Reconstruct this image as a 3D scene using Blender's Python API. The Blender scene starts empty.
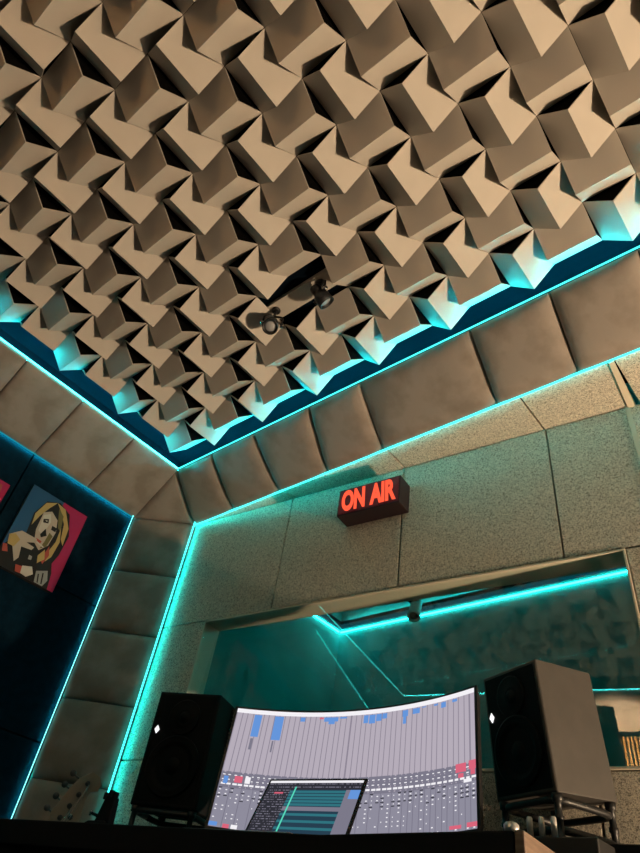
import bpy, bmesh, math, random
from mathutils import Vector, Matrix
random.seed(7)
scene = bpy.context.scene
col = scene.collection

# ------------------------------------------------------------------ frame of reference
S = 0.166                                  # one ceiling tile, metres
CX, CY, CZ = 9.0968, -0.9284, -11.938      # camera in tile units (z measured from the ceiling grid)
CAM_H = 0.56


def T(i, j, k):
    return Vector(((i - CX) * S, (j - CY) * S, CAM_H + (k - CZ) * S))


XA, YA, ZA = -5.32, 7.155, -0.60            # upper edge of the upholstered cove
XL, YL = -7.34, 7.38                       # left wall / its corner
XF, YF, ZB = -5.75, 8.67, -1.62            # front wall corner, lower edge of the cove
YBK = -8.73
WS = 0.115
_n = math.hypot(1, WS)
WD = Vector((1 / _n, WS / _n, 0))
WN = Vector((WS / _n, -1 / _n, 0))         # towards the room


def W(t, z, off=0.0):
    p = Vector((XF, YF, 0)) + WD * t + WN * off
    return T(p.x, p.y, z)


ZF = CZ - CAM_H / S                        # floor in tile units

# ------------------------------------------------------------------ materials


def new_mat(name):
    m = bpy.data.materials.new(name)
    m.use_nodes = True
    return m, m.node_tree.nodes, m.node_tree.links


def plain(name, rgb, rough=0.6, metal=0.0, spec=0.4, emit=None, strength=1.0):
    m, n, l = new_mat(name)
    b = n['Principled BSDF']
    b.inputs['Base Color'].default_value = (*rgb, 1)
    b.inputs['Roughness'].default_value = rough
    b.inputs['Metallic'].default_value = metal
    b.inputs['Specular IOR Level'].default_value = spec
    if emit:
        b.inputs['Emission Color'].default_value = (*emit, 1)
        b.inputs['Emission Strength'].default_value = strength
    return m


def noisy(name, c1, c2, scale=8.0, detail=4.0, rough=0.7, bump=0.0, bump_scale=None, spec=0.3, lo=0.35, hi=0.65,
          voronoi=False, sheen=0.0, bdist=0.01):
    m, n, l = new_mat(name)
    b = n['Principled BSDF']
    tc = n.new('ShaderNodeTexCoord')
    tx = n.new('ShaderNodeTexNoise')
    tx.inputs['Scale'].default_value = scale
    tx.inputs['Detail'].default_value = detail
    l.new(tc.outputs['Object'], tx.inputs['Vector'])
    r = n.new('ShaderNodeValToRGB')
    r.color_ramp.elements[0].position = lo
    r.color_ramp.elements[1].position = hi
    r.color_ramp.elements[0].color = (*c1, 1)
    r.color_ramp.elements[1].color = (*c2, 1)
    l.new(tx.outputs['Fac'], r.inputs['Fac'])
    l.new(r.outputs['Color'], b.inputs['Base Color'])
    b.inputs['Roughness'].default_value = rough
    b.inputs['Specular IOR Level'].default_value = spec
    b.inputs['Sheen Weight'].default_value = sheen
    if bump:
        t2 = n.new('ShaderNodeTexNoise')
        t2.inputs['Scale'].default_value = bump_scale or scale
        t2.inputs['Detail'].default_value = 3
        l.new(tc.outputs['Object'], t2.inputs['Vector'])
        bp = n.new('ShaderNodeBump')
        bp.inputs['Strength'].default_value = bump
        bp.inputs['Distance'].default_value = bdist
        l.new(t2.outputs['Fac'], bp.inputs['Height'])
        l.new(bp.outputs['Normal'], b.inputs['Normal'])
    return m


def emission(name, rgb, strength):
    m, n, l = new_mat(name)
    n.remove(n['Principled BSDF'])
    e = n.new('ShaderNodeEmission')
    e.inputs['Color'].default_value = (*rgb, 1)
    e.inputs['Strength'].default_value = strength
    l.new(e.outputs[0], n['Material Output'].inputs['Surface'])
    return m


def glass_mat(name, tint, refl):
    m, n, l = new_mat(name)
    n.remove(n['Principled BSDF'])
    tr = n.new('ShaderNodeBsdfTransparent')
    tr.inputs['Color'].default_value = (*tint, 1)
    gl = n.new('ShaderNodeBsdfGlossy')
    gl.inputs['Roughness'].default_value = 0.0
    fr = n.new('ShaderNodeLayerWeight')
    fr.inputs['Blend'].default_value = 0.35
    mp = n.new('ShaderNodeMapRange')
    mp.inputs['From Min'].default_value = 0.0
    mp.inputs['From Max'].default_value = 1.0
    mp.inputs['To Min'].default_value = refl
    mp.inputs['To Max'].default_value = refl + 0.35
    l.new(fr.outputs['Facing'], mp.inputs['Value'])
    mx = n.new('ShaderNodeMixShader')
    mx.inputs['Fac'].default_value = refl
    l.new(tr.outputs[0], mx.inputs[1])
    l.new(gl.outputs[0], mx.inputs[2])
    l.new(mx.outputs[0], n['Material Output'].inputs['Surface'])
    return m


def wood_mat(name, c1, c2):
    m, n, l = new_mat(name)
    b = n['Principled BSDF']
    tc = n.new('ShaderNodeTexCoord')
    mp = n.new('ShaderNodeMapping')
    mp.inputs['Scale'].default_value = (6, 6, 60)
    tx = n.new('ShaderNodeTexNoise')
    tx.inputs['Scale'].default_value = 3
    tx.inputs['Detail'].default_value = 6
    r = n.new('ShaderNodeValToRGB')
    r.color_ramp.elements[0].color = (*c1, 1)
    r.color_ramp.elements[1].color = (*c2, 1)
    r.color_ramp.elements[0].position = 0.3
    r.color_ramp.elements[1].position = 0.7
    l.new(tc.outputs['Object'], mp.inputs['Vector'])
    l.new(mp.outputs[0], tx.inputs['Vector'])
    l.new(tx.outputs['Fac'], r.inputs['Fac'])
    l.new(r.outputs[0], b.inputs['Base Color'])
    b.inputs['Roughness'].default_value = 0.5
    return m


M = {}
M['tile'] = noisy('beige_felt', (0.52, 0.475, 0.42), (0.56, 0.515, 0.46), 6, 2, rough=0.62, spec=0.25)
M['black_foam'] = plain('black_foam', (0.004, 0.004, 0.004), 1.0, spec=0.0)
M['dark_board'] = noisy('dark_board', (0.0012, 0.004, 0.008), (0.002, 0.006, 0.011), 5, 3, rough=0.9, spec=0.03)
M['cushion'] = noisy('velvet', (0.25, 0.215, 0.185), (0.33, 0.285, 0.25), 8, 7, rough=0.8, bump=0.25, bump_scale=16,
                     spec=0.15, lo=0.42, hi=0.6, sheen=0.15)
M['navy_fabric'] = noisy('navy_fabric', (0.0015, 0.010, 0.020), (0.0025, 0.015, 0.028), 30, 3, rough=0.95, spec=0.05)
M['led_hot'] = emission('teal_light', (0.004, 0.80, 0.82), 60.0)
M['led_line'] = emission('teal_light_line', (0.05, 0.80, 0.76), 3.0)
M['led_thin'] = emission('teal_light_thin', (0.20, 0.80, 0.80), 3.0)
M['led_cove'] = emission('teal_light_cove', (0.002, 0.66, 0.76), 190.0)
M['led_left'] = emission('teal_light_left', (0.05, 0.80, 0.76), 14.0)
M['led_back'] = emission('teal_light_back', (0.05, 0.80, 0.76), 26.0)
M['led_dim'] = emission('teal_light_dim', (0.01, 0.30, 0.38), 0.9)
M['led_booth'] = emission('teal_light_booth', (0.006, 0.80, 0.76), 60.0)
M['black_plastic'] = plain('black_plastic', (0.012, 0.012, 0.013), 0.45)
M['black_matte'] = plain('black_matte', (0.007, 0.007, 0.008), 0.8, spec=0.2)
M['black_void'] = plain('black_baffle', (0.003, 0.003, 0.0035), 0.6, spec=0.12)
M['black_gloss'] = plain('black_gloss', (0.01, 0.01, 0.011), 0.2)
M['metal'] = plain('chrome', (0.7, 0.7, 0.7), 0.25, 1.0)
M['grey_cabinet'] = noisy('grey_cabinet', (0.052, 0.047, 0.043), (0.060, 0.054, 0.049), 20, 3, rough=0.55)
M['frame'] = plain('beige_board', (0.62, 0.55, 0.43), 0.6)
M['wood'] = wood_mat('brown_wood', (0.11, 0.068, 0.048), (0.20, 0.135, 0.098))
M['slat_wood'] = wood_mat('golden_wood', (0.35, 0.20, 0.07), (0.55, 0.34, 0.13))
M['maple'] = noisy('pale_maple', (0.30, 0.25, 0.19), (0.38, 0.32, 0.25), 9, 4, rough=0.4)
M['floor'] = noisy('grey_floor', (0.05, 0.045, 0.04), (0.08, 0.07, 0.06), 4, 5, rough=0.6)
M['teal_wall'] = noisy('booth_wall', (0.13, 0.22, 0.22), (0.18, 0.28, 0.28), 3, 4, rough=0.85)
M['glass'] = glass_mat('window_glass', (0.95, 0.98, 0.97), 0.030)
M['glass_inner'] = glass_mat('inner_window_glass', (0.95, 0.98, 0.97), 0.034)
M['white_lit'] = emission('white_badge', (1, 1, 1), 1.2)
M['lens_glass'] = plain('lens_glass', (0.35, 0.36, 0.38), 0.12, 0.0, 0.8)
M['dark_metal'] = plain('dark_metal', (0.12, 0.12, 0.12), .35, .9)
M['silver'] = plain('silver', (0.62, 0.6, 0.58), 0.35, 0.6)


def wool_mat():
    m, n, l = new_mat('wood_wool_board')
    b = n['Principled BSDF']
    tc = n.new('ShaderNodeTexCoord')
    v = n.new('ShaderNodeTexVoronoi')
    v.inputs['Scale'].default_value = 160
    t = n.new('ShaderNodeTexNoise')
    t.inputs['Scale'].default_value = 200
    t.inputs['Detail'].default_value = 4
    t.inputs['Distortion'].default_value = 1.5
    l.new(tc.outputs['Object'], v.inputs['Vector'])
    l.new(tc.outputs['Object'], t.inputs['Vector'])
    r = n.new('ShaderNodeValToRGB')
    r.color_ramp.elements[0].position = 0.36
    r.color_ramp.elements[0].color = (0.22, 0.19, 0.15, 1)
    r.color_ramp.elements[1].position = 0.56
    r.color_ramp.elements[1].color = (0.80, 0.71, 0.58, 1)
    l.new(t.outputs['Fac'], r.inputs['Fac'])
    l.new(r.outputs[0], b.inputs['Base Color'])
    b.inputs['Roughness'].default_value = 0.9
    b.inputs['Specular IOR Level'].default_value = 0.1
    bp = n.new('ShaderNodeBump')
    bp.inputs['Strength'].default_value = 0.9
    bp.inputs['Distance'].default_value = 0.006
    l.new(t.outputs['Fac'], bp.inputs['Height'])
    l.new(bp.outputs[0], b.inputs['Normal'])
    return m


M['wool'] = wool_mat()

# ------------------------------------------------------------------ mesh helpers


class MB:
    """collects vertices and faces for one mesh; face materials by index"""

    def __init__(self):
        self.v, self.f, self.mi, self.sm = [], [], [], []

    def face(self, pts, mi=0, smooth=False):
        b = len(self.v)
        self.v += [Vector(p) for p in pts]
        self.f.append(list(range(b, b + len(pts))))
        self.mi.append(mi)
        self.sm.append(smooth)

    def hexa(self, p, mi=0):
        """8 corners: bottom ring 0-3, top ring 4-7"""
        b = len(self.v)
        self.v += [Vector(q) for q in p]
        for q in ((0, 3, 2, 1), (4, 5, 6, 7), (0, 1, 5, 4), (1, 2, 6, 5), (2, 3, 7, 6), (3, 0, 4, 7)):
            self.f.append([b + x for x in q])
            self.mi.append(mi)
            self.sm.append(False)

    def box(self, c, size, ax=None, mi=0):
        ax = ax or (Vector((1, 0, 0)), Vector((0, 1, 0)), Vector((0, 0, 1)))
        c = Vector(c)
        a, b, d = [ax[k] * size[k] * 0.5 for k in range(3)]
        self.hexa([c - a - b - d, c + a - b - d, c + a + b - d, c - a + b - d,
                   c - a - b + d, c + a - b + d, c + a + b + d, c - a + b + d], mi)

    def prism(self, poly, vec, mi=0):
        n = len(poly)
        b = len(self.v)
        vec = Vector(vec)
        self.v += [Vector(p) for p in poly] + [Vector(p) + vec for p in poly]
        self.f.append([b + k for k in range(n)][::-1])
        self.f.append([b + n + k for k in range(n)])
        for k in range(n):
            self.f.append([b + k, b + (k + 1) % n, b + n + (k + 1) % n, b + n + k])
        self.mi += [mi] * (n + 2)
        self.sm += [False] * (n + 2)

    def loft(self, rings, cap=True, mi=0, smooth=True, closed=True):
        n = len(rings[0])
        b = len(self.v)
        for r in rings:
            self.v += [Vector(p) for p in r]
        for a in range(len(rings) - 1):
            for k in range(n if closed else n - 1):
                k2 = (k + 1) % n
                self.f.append([b + a * n + k, b + a * n + k2, b + (a + 1) * n + k2, b + (a + 1) * n + k])
                self.mi.append(mi)
                self.sm.append(smooth)
        if cap:
            self.f.append([b + k for k in range(n)][::-1])
            self.f.append([b + (len(rings) - 1) * n + k for k in range(n)])
            self.mi += [mi] * 2
            self.sm += [False] * 2

    def lathe(self, o, axis, prof, seg=24, mi=0, smooth=True, cap=True):
        """prof: list of (distance along axis, radius)"""
        o, axis = Vector(o), Vector(axis).normalized()
        a = axis.orthogonal().normalized()
        c = axis.cross(a)
        self.loft([[o + axis * d + (a * math.cos(2 * math.pi * k / seg) + c * math.sin(2 * math.pi * k / seg)) * max(r, 1e-5)
                    for k in range(seg)] for d, r in prof], cap, mi, smooth)

    def tube(self, pts, r, seg=10, mi=0, rr=None):
        pts = [Vector(p) for p in pts]
        rings = []
        up = None
        for k, p in enumerate(pts):
            d = (pts[min(k + 1, len(pts) - 1)] - pts[max(k - 1, 0)]).normalized()
            if up is None:
                up = d.orthogonal().normalized()
            a = (up - d * up.dot(d)).normalized()
            up = a
            c = d.cross(a)
            q = rr[k] if rr else r
            rings.append([p + (a * math.cos(2 * math.pi * s / seg) + c * math.sin(2 * math.pi * s / seg)) * q for s in range(seg)])
        self.loft(rings, True, mi)

    def build(self, name, mats, parent=None, bevel=0.0, origin=None, recalc=True):
        me = bpy.data.meshes.new(name)
        o = Vector(origin) if origin is not None else Vector((0, 0, 0))
        me.from_pydata([v - o for v in self.v], [], self.f)
        if not isinstance(mats, (list, tuple)):
            mats = [mats]
        for m in mats:
            me.materials.append(m)
        for p, mi, sm in zip(me.polygons, self.mi, self.sm):
            p.material_index = mi
            p.use_smooth = sm
        if recalc:
            bm = bmesh.new()
            bm.from_mesh(me)
            bmesh.ops.recalc_face_normals(bm, faces=bm.faces)
            bm.to_mesh(me)
            bm.free()
        ob = bpy.data.objects.new(name, me)
        col.objects.link(ob)
        ob.location = o
        if parent:
            ob.parent = parent
            ob.matrix_parent_inverse = parent.matrix_basis.inverted()
        if bevel:
            md = ob.modifiers.new('bevel', 'BEVEL')
            md.width = bevel
            md.segments = 2
            md.limit_method = 'ANGLE'
        return ob


def tag(o, label, cat, group=None, kind=None):
    o['label'] = label
    o['category'] = cat
    if group:
        o['group'] = group
    if kind:
        o['kind'] = kind
    return o


def struct(o, label=None):
    o['kind'] = 'structure'
    if label:
        o['label'] = label
    return o


def thing(name, label, cat, loc, rotz=0.0, group=None):
    o = bpy.data.objects.new(name, None)
    o.empty_display_size = 0.05
    col.objects.link(o)
    o.location = loc
    o.rotation_euler = (0, 0, rotz)
    return tag(o, label, cat, group)


ORD = ['', 'first', 'second', 'third', 'fourth', 'fifth', 'sixth', 'seventh', 'eighth', 'ninth', 'tenth', 'eleventh',
       'twelfth', 'thirteenth', 'fourteenth', 'fifteenth', 'sixteenth', 'seventeenth', 'eighteenth', 'nineteenth', 'twentieth']

# ------------------------------------------------------------------ camera
cam_d = bpy.data.cameras.new('camera')
cam = bpy.data.objects.new('camera', cam_d)
col.objects.link(cam)
FPX = 620.9
Rr = Vector((0.76692895, 0.62741156, 0.13481364))
Rd = Vector((-0.34682207, 0.58198986, -0.73552855))
Rf = Vector((-0.53993929, 0.51734179, 0.66394505))
cam.matrix_world = Matrix((
    (Rr.x, -Rd.x, -Rf.x, 0), (Rr.y, -Rd.y, -Rf.y, 0), (Rr.z, -Rd.z, -Rf.z, CAM_H), (0, 0, 0, 1)))
cam_d.sensor_fit = 'VERTICAL'
cam_d.sensor_height = 36
cam_d.lens = FPX / 853 * 36
cam_d.clip_start = 0.02
scene.camera = cam


def px(p):
    d = Vector(p) - Vector((0, 0, CAM_H))
    w = d.dot(Rf)
    if w <= 0.01:
        return None
    return 320 + FPX * d.dot(Rr) / w, 426.5 + FPX * d.dot(Rd) / w


# ------------------------------------------------------------------ room shell
XR = 21.5                                  # right wall
YB_W = -10.85                           # back wall
b = MB()
b.box(((T(XL, 0, 0).x + T(XR, 0, 0).x) / 2, (T(0, YB_W, 0).y + T(0, 26, 0).y) / 2, -0.03),
      (T(XR, 0, 0).x - T(XL, 0, 0).x + 0.4, T(0, 26, 0).y - T(0, YB_W, 0).y + 0.4, 0.06))
struct(b.build('floor', M['floor']), 'dark grey studio floor')

b = MB()                                   # dark board above the tile cloud
p0, p1 = T(XL - 1, YB_W - 1, 0.12), T(XR + 0.5, 9.2, 0.6)
b.box((p0 + p1) / 2, p1 - p0)
struct(b.build('ceiling', M['dark_board']), 'dark ceiling board behind the wedge tiles')

# left wall : dark fabric panels with thin joints
b = MB()
ys = [YL - 0.02, 3.68, 0.0, -3.65, -7.3, YB_W]
zs = [ZB + 0.3, -4.74, -8.4, -12.0, ZF]
for y1, y0 in zip(ys[:-1], ys[1:]):
    for z1, z0 in zip(zs[:-1], zs[1:]):
        b.hexa([T(XL - 0.3, y0 + .02, z0 + .02), T(XL, y0 + .02, z0 + .02), T(XL, y1 - .02, z0 + .02), T(XL - 0.3, y1 - .02, z0 + .02),
                T(XL - 0.3, y0 + .02, z1 - .02), T(XL, y0 + .02, z1 - .02), T(XL, y1 - .02, z1 - .02), T(XL - 0.3, y1 - .02, z1 - .02)])
b.hexa([T(XL - 0.6, YB_W, ZF), T(XL - .3, YB_W, ZF), T(XL - .3, YL + .6, ZF), T(XL - .6, YL + .6, ZF),
        T(XL - 0.6, YB_W, .3), T(XL - .3, YB_W, .3), T(XL - .3, YL + .6, .3), T(XL - .6, YL + .6, .3)])
struct(b.build('wall_left', M['navy_fabric'], bevel=0.002), 'dark navy fabric wall on the left')

# front wall : rough boards around the window opening
WT0, WT1, WZ0, WZ1 = 1.60, 12.22, -8.86, -5.08
b = MB()


def wslab(t0, t1, z0, z1, o0=-0.45, o1=0.0, g=0.018, mi=0):
    b.hexa([W(t0 + g, z0 + g, o0), W(t1 - g, z0 + g, o0), W(t1 - g, z0 + g, o1), W(t0 + g, z0 + g, o1),
            W(t0 + g, z1 - g, o0), W(t1 - g, z1 - g, o0), W(t1 - g, z1 - g, o1), W(t0 + g, z1 - g, o1)], mi)


ts = [0.0, 3.83, 7.42, 11.1, 12.86]
for t0, t1 in zip(ts[:-1], ts[1:]):        # row above the window
    wslab(t0, t1, WZ1 if t1 < 12.5 else WZ1, ZB)
wslab(0.0, WT0, -8.5, WZ1)
wslab(0.0, WT0, ZF, -8.5)
wslab(WT1, 12.86, -8.5, WZ1)
wslab(WT1, 12.86, ZF, -8.5)
for t0, t1 in ((WT0, 3.83), (3.83, 7.42), (7.42, 11.1), (11.1, WT1)):
    wslab(t0, t1, ZF, WZ0)
for t0, t1 in ((12.92, 16.6), (16.6, 20.2), (20.2, 27.0)):
    for z0, z1 in ((-5.0, ZB), (-8.5, -5.0), (ZF, -8.5)):
        wslab(t0, t1, z0, z1)
struct(b.build('wall_front', M['wool'], bevel=0.002), 'wall of rough beige acoustic boards around the window')

# wall_right and wall_back
b = MB()
p0, p1 = T(XR, YB_W, ZF), T(XR + .5, 12.2, .4)
b.box((p0 + p1) / 2, p1 - p0)
struct(b.build('wall_right', M['navy_fabric']), 'dark fabric wall on the right')
b = MB()
p0, p1 = T(XL - .3, YB_W - .6, ZF), T(XR + .5, YB_W - .12, .4)
b.box((p0 + p1) / 2, p1 - p0)
struct(b.build('wall_back', M['navy_fabric']), 'dark wall behind the camera')

# soffit between the cove and the turned window wall
b = MB()
c = [T(XF, YF, ZB), W(0, ZB, -0.2), None]


def soff(x0, x1):
    y = lambda x: YF + WS * (x - XF)
    b.hexa([T(x0 + .02, YF - .03, ZB), T(x1 - .02, YF - .03, ZB), T(x1 - .02, y(x1) + .3, ZB), T(x0 + .02, y(x0) + .3, ZB),
            T(x0 + .02, YF - .03, ZB + .4), T(x1 - .02, YF - .03, ZB + .4), T(x1 - .02, y(x1) + .3, ZB + .4), T(x0 + .02, y(x0) + .3, ZB + .4)])


for x0, x1 in ((XF, -1.95), (-1.95, 1.64), (1.64, 5.24), (5.24, 7.2), (7.3, 10.9), (10.9, 14.5), (14.5, XR)):
    soff(x0, x1)
struct(b.build('trim_1', M['wool'], bevel=0.002), 'narrow rough soffit under the front cove')

# pale vertical trim right of the window wall boards, turning onto the soffit
b = MB()
wslab(12.84, 12.94, ZF, ZB, -0.2, 0.012, 0.0)
b.hexa([T(7.2, YF, ZB - .05), T(7.3, YF, ZB - .05), T(7.2, 10.2, ZB - .05), T(7.06, 10.2, ZB - .05),
        T(7.2, YF, ZB + .1), T(7.3, YF, ZB + .1), T(7.2, 10.2, ZB + .1), T(7.06, 10.2, ZB + .1)])
struct(b.build('trim_2', M['frame']), 'pale joint strip on the wall right of the window')

# bulkheads behind the cushions
b = MB()
e = 0.06
b.prism([T(XA - e, YA + e, ZA + .02), T(XA - e, YF + .9, ZA + .02), T(XA - e, YF + .9, ZB + .12), T(XA - e, YF + e, ZB + .05)], T(XR, 0, 0) - T(XA - e, 0, 0))
b.prism([T(XA - e, YBK, ZA + .02), T(XL - .3, YBK, ZA + .02), T(XL - .3, YBK, ZB - .02), T(XL - e, YBK, ZB - .02)], T(0, YF + .9, 0) - T(0, YBK, 0))
b.prism([T(XA, YBK - e, ZA + .02), T(XA, YB_W - .2, ZA + .02), T(XA, YB_W - .2, ZB - .02), T(XA, YB_W - e, ZB - .02)], T(XR, 0, 0) - T(XA, 0, 0))
b.prism([T(XL - .3, YL + e, ZF), T(XL + .0, YL + e, ZF), T(XF - e, YF + .0, ZF), T(XF - e, YF + .3, ZF), T(XL - .3, YF + .3, ZF)], T(0, 0, ZB + .05) - T(0, 0, ZF))
# closing strip from the cove lip to the ceiling board
for q0, q1 in ((T(XA - .6, YBK, -.75), T(XA - .5, YA + .6, .15)), (T(XA - .5, YA + .5, -.75), T(XR, YA + .6, .15)), (T(XA, YBK - .6, -.75), T(XR, YBK - .5, .15))):
    b.box((q0 + q1) / 2, q1 - q0)
struct(b.build('trim_3', M['dark_board']), 'dark boxed core of the upholstered cove')

# ------------------------------------------------------------------ window
win = bpy.data.objects.new('window_1', None)
col.objects.link(win)
win.location = W((WT0 + WT1) / 2, WZ0, -.2)
struct(win, 'long studio window looking into the teal-lit booth')
b = MB()
fo, fd = 0.012, -0.58
ft = 0.05
wslab(WT0, WT1, WZ1 - ft, WZ1, fd, fo, 0.0)
wslab(WT0, WT1, WZ0, WZ0 + ft, fd, fo, 0.0)
wslab(WT0, WT0 + ft, WZ0 + ft, WZ1 - ft, fd, fo, 0.0)
wslab(WT1 - ft, WT1, WZ0 + ft, WZ1 - ft, fd, fo, 0.0)
b.build('window_frame', M['frame'], win, bevel=0.002)
for ob, ot, gm in ((-0.05, -0.05, 'glass'), (-0.20, -0.54, 'glass_inner')):     # the inner pane leans, as in sound-proof glazing
    b = MB()
    th = 0.03
    t0, t1, z0, z1 = WT0 + ft, WT1 - ft, WZ0 + ft, WZ1 - ft
    b.hexa([W(t0, z0, ob), W(t1, z0, ob), W(t1, z0, ob - th), W(t0, z0, ob - th),
            W(t0, z1, ot), W(t1, z1, ot), W(t1, z1, ot - th), W(t0, z1, ot - th)])
    b.build('window_pane', M[gm], win)

# ------------------------------------------------------------------ booth beyond the window
FY = 17.95
b = MB()
p0, p1 = T(XL - .4, FY, ZF), T(XR, FY + .5, 1.2)
b.box((p0 + p1) / 2, p1 - p0)
struct(b.build('wall_booth_back', M['teal_wall']), 'far wall of the booth behind the glass')
b = MB()
p0, p1 = T(XL - .4, 9.6, ZF), T(XL + .15, FY, 1.2)
b.box((p0 + p1) / 2, p1 - p0)
struct(b.build('wall_booth_left', M['teal_wall']), 'left wall of the booth behind the glass')
b = MB()
p0, p1 = T(XR - .5, 12.3, ZF), T(XR, FY, 1.2)
b.box((p0 + p1) / 2, p1 - p0)
struct(b.build('wall_booth_right', M['teal_wall']), 'right wall of the booth behind the glass')
b = MB()
p0, p1 = T(XL - .4, 9.3, .25), T(XR, FY + .5, .6)
b.box((p0 + p1) / 2, p1 - p0)
struct(b.build('ceiling_booth', M['teal_wall']), 'ceiling of the booth behind the glass')
b = MB()                                   # ledge above the booth LED
p0, p1 = T(XL + .15, FY - .34, -.84), T(XR - .5, FY, -.70)
b.box((p0 + p1) / 2, p1 - p0)
p0, p1 = T(XL + .15, 10.5, -.84), T(XL + .45, FY - .34, -.70)
b.box((p0 + p1) / 2, p1 - p0)
struct(b.build('trim_4', M['dark_board']), 'ledge along the top of the booth walls')

# ------------------------------------------------------------------ LED strips


def strip(p, q, w, label, mat, grp, hot=None, power=None):
    """thin square light profile from p to q; the tape sits on the side that faces 'hot'"""
    b = MB()
    p, q = Vector(p), Vector(q)
    d = (q - p).normalized()
    a = Vector(hot).normalized() if hot is not None else (Vector((0, 0, 1)) if abs(d.z) < .9 else Vector((1, 1, 0)).normalized())
    a = (a - d * a.dot(d)).normalized()
    c = d.cross(a).normalized()
    b.box((p + q) / 2, ((q - p).length, w, w), (d, c, a))
    mats = [mat]
    if hot is not None:
        b.mi[1] = 1
        mats.append(emission('teal_tape', (0.004, 0.80, 0.80), power))
    return tag(b.build('led_strip', mats, recalc=False), label, 'led strip', grp)


g = 'teal led lines of the studio'
LN = M['led_line']
strip(T(XA + .02, YA - .02, ZA + .03), T(XR, YA - .02, ZA + .03), .004, 'teal led line along the top of the front cove beside the ceiling tiles', LN, g)
strip(T(XA + .02, YBK, ZA + .03), T(XA + .02, YA - .02, ZA + .03), .004, 'teal led line along the top of the left cove beside the ceiling tiles', M['led_left'], g)
strip(T(XA + .02, YBK + .02, ZA + .03), T(XR, YBK + .02, ZA + .03), .006, 'teal led line on the back cove mirrored in the window', M['led_back'], g)
strip(T(XF + .02, YF - .05, ZB - .05), T(XR, YF - .05, ZB - .05), .006, 'teal led line between the front cove and the rough wall above the sign', LN, g, (0, 1, -.1), 24)
strip(T(XL + .07, YBK, ZB - .05), T(XL + .07, YL - .1, ZB - .05), .004, 'dim teal led line between the left cove and the dark wall', M['led_dim'], g, (-1, 0, -.3), 85)
strip(T(XL + .10, YL - .10, ZF), T(XL + .10, YL - .10, ZB), .0026, 'thin vertical teal led line beside the dark left wall', M['led_thin'], g, (-1, .05, 0), 55)
strip(W(.12, ZF, .16), W(.12, ZB, .16), .006, 'bright vertical teal led line between padded column and window wall', LN, g, WD * .45 - WN, 32)
strip(T(XA - .22, YA + .25, ZA + .15), T(XR, YA + .25, ZA + .15), .006, 'concealed teal led strip behind the front cove edge washing the ceiling tiles', M['led_cove'], g)
strip(T(XA - .25, YBK, ZA + .15), T(XA - .25, YA + .22, ZA + .15), .006, 'concealed teal led strip behind the left cove edge washing the ceiling tiles', M['led_cove'], g)
strip(T(XL + .2, FY - .024, -1.0), T(XR - .6, FY - .024, -1.0), .008, 'teal led line along the far wall behind the window', M['led_booth'], g)
strip(T(XL + .174, 10.6, -1.0), T(XL + .174, FY - .1, -1.0), .008, 'short teal led line on the booth left wall behind the window', M['led_booth'], g)
strip(T(XL + .5, FY - .12, -.66), T(XR - .6, FY - .12, -.66), .005, 'hidden teal led line on top of the booth ledge lighting its ceiling', M['led_booth'], g)

# ------------------------------------------------------------------ cushions of the cove and the column


def cushion(c, out, label, grp, thick=0.22, n=14, ex=5.0):
    """c: four corners in tile units (T applied), puffed towards out"""
    c = [Vector(q) for q in c]
    out = Vector(out).normalized()
    ctr = sum(c, Vector()) / 4
    c = [q + (ctr - q).normalized() * 0.0018 for q in c]
    b = MB()
    th = thick * S

    def pt(u, v):
        return c[0] * (1 - u) * (1 - v) + c[1] * u * (1 - v) + c[2] * u * v + c[3] * (1 - u) * v

    def h(u, v):
        return (max(0, 1 - abs(2 * u - 1) ** ex) ** .55) * (max(0, 1 - abs(2 * v - 1) ** ex) ** .55)
    ks = [0.5 - 0.5 * math.cos(math.pi * k / n) for k in range(n + 1)]
    idx = {}
    for a, u in enumerate(ks):
        for d, v in enumerate(ks):
            idx[a, d] = len(b.v)
            b.v.append(pt(u, v) + out * (th * h(u, v)))
    for a in range(n):
        for d in range(n):
            b.f.append([idx[a, d], idx[a + 1, d], idx[a + 1, d + 1], idx[a, d + 1]])
            b.mi.append(0)
            b.sm.append(True)
    base = len(b.v)
    b.v += [q - out * 0.008 for q in c]
    b.f.append([base, base + 3, base + 2, base + 1])
    b.mi.append(0)
    b.sm.append(False)
    for (e0, e1, kk) in ((0, 1, [(a, 0) for a in range(n + 1)]), (1, 2, [(n, d) for d in range(n + 1)]),
                         (2, 3, [(a, n) for a in range(n, -1, -1)]), (3, 0, [(0, d) for d in range(n, -1, -1)])):
        b.f.append([base + e0, base + e1] + [idx[q] for q in reversed(kk)])
        b.mi.append(0)
        b.sm.append(False)
    o = b.build('wall_cushion', M['cushion'], origin=ctr)
    return tag(o, label, 'wall cushion', grp)


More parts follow.
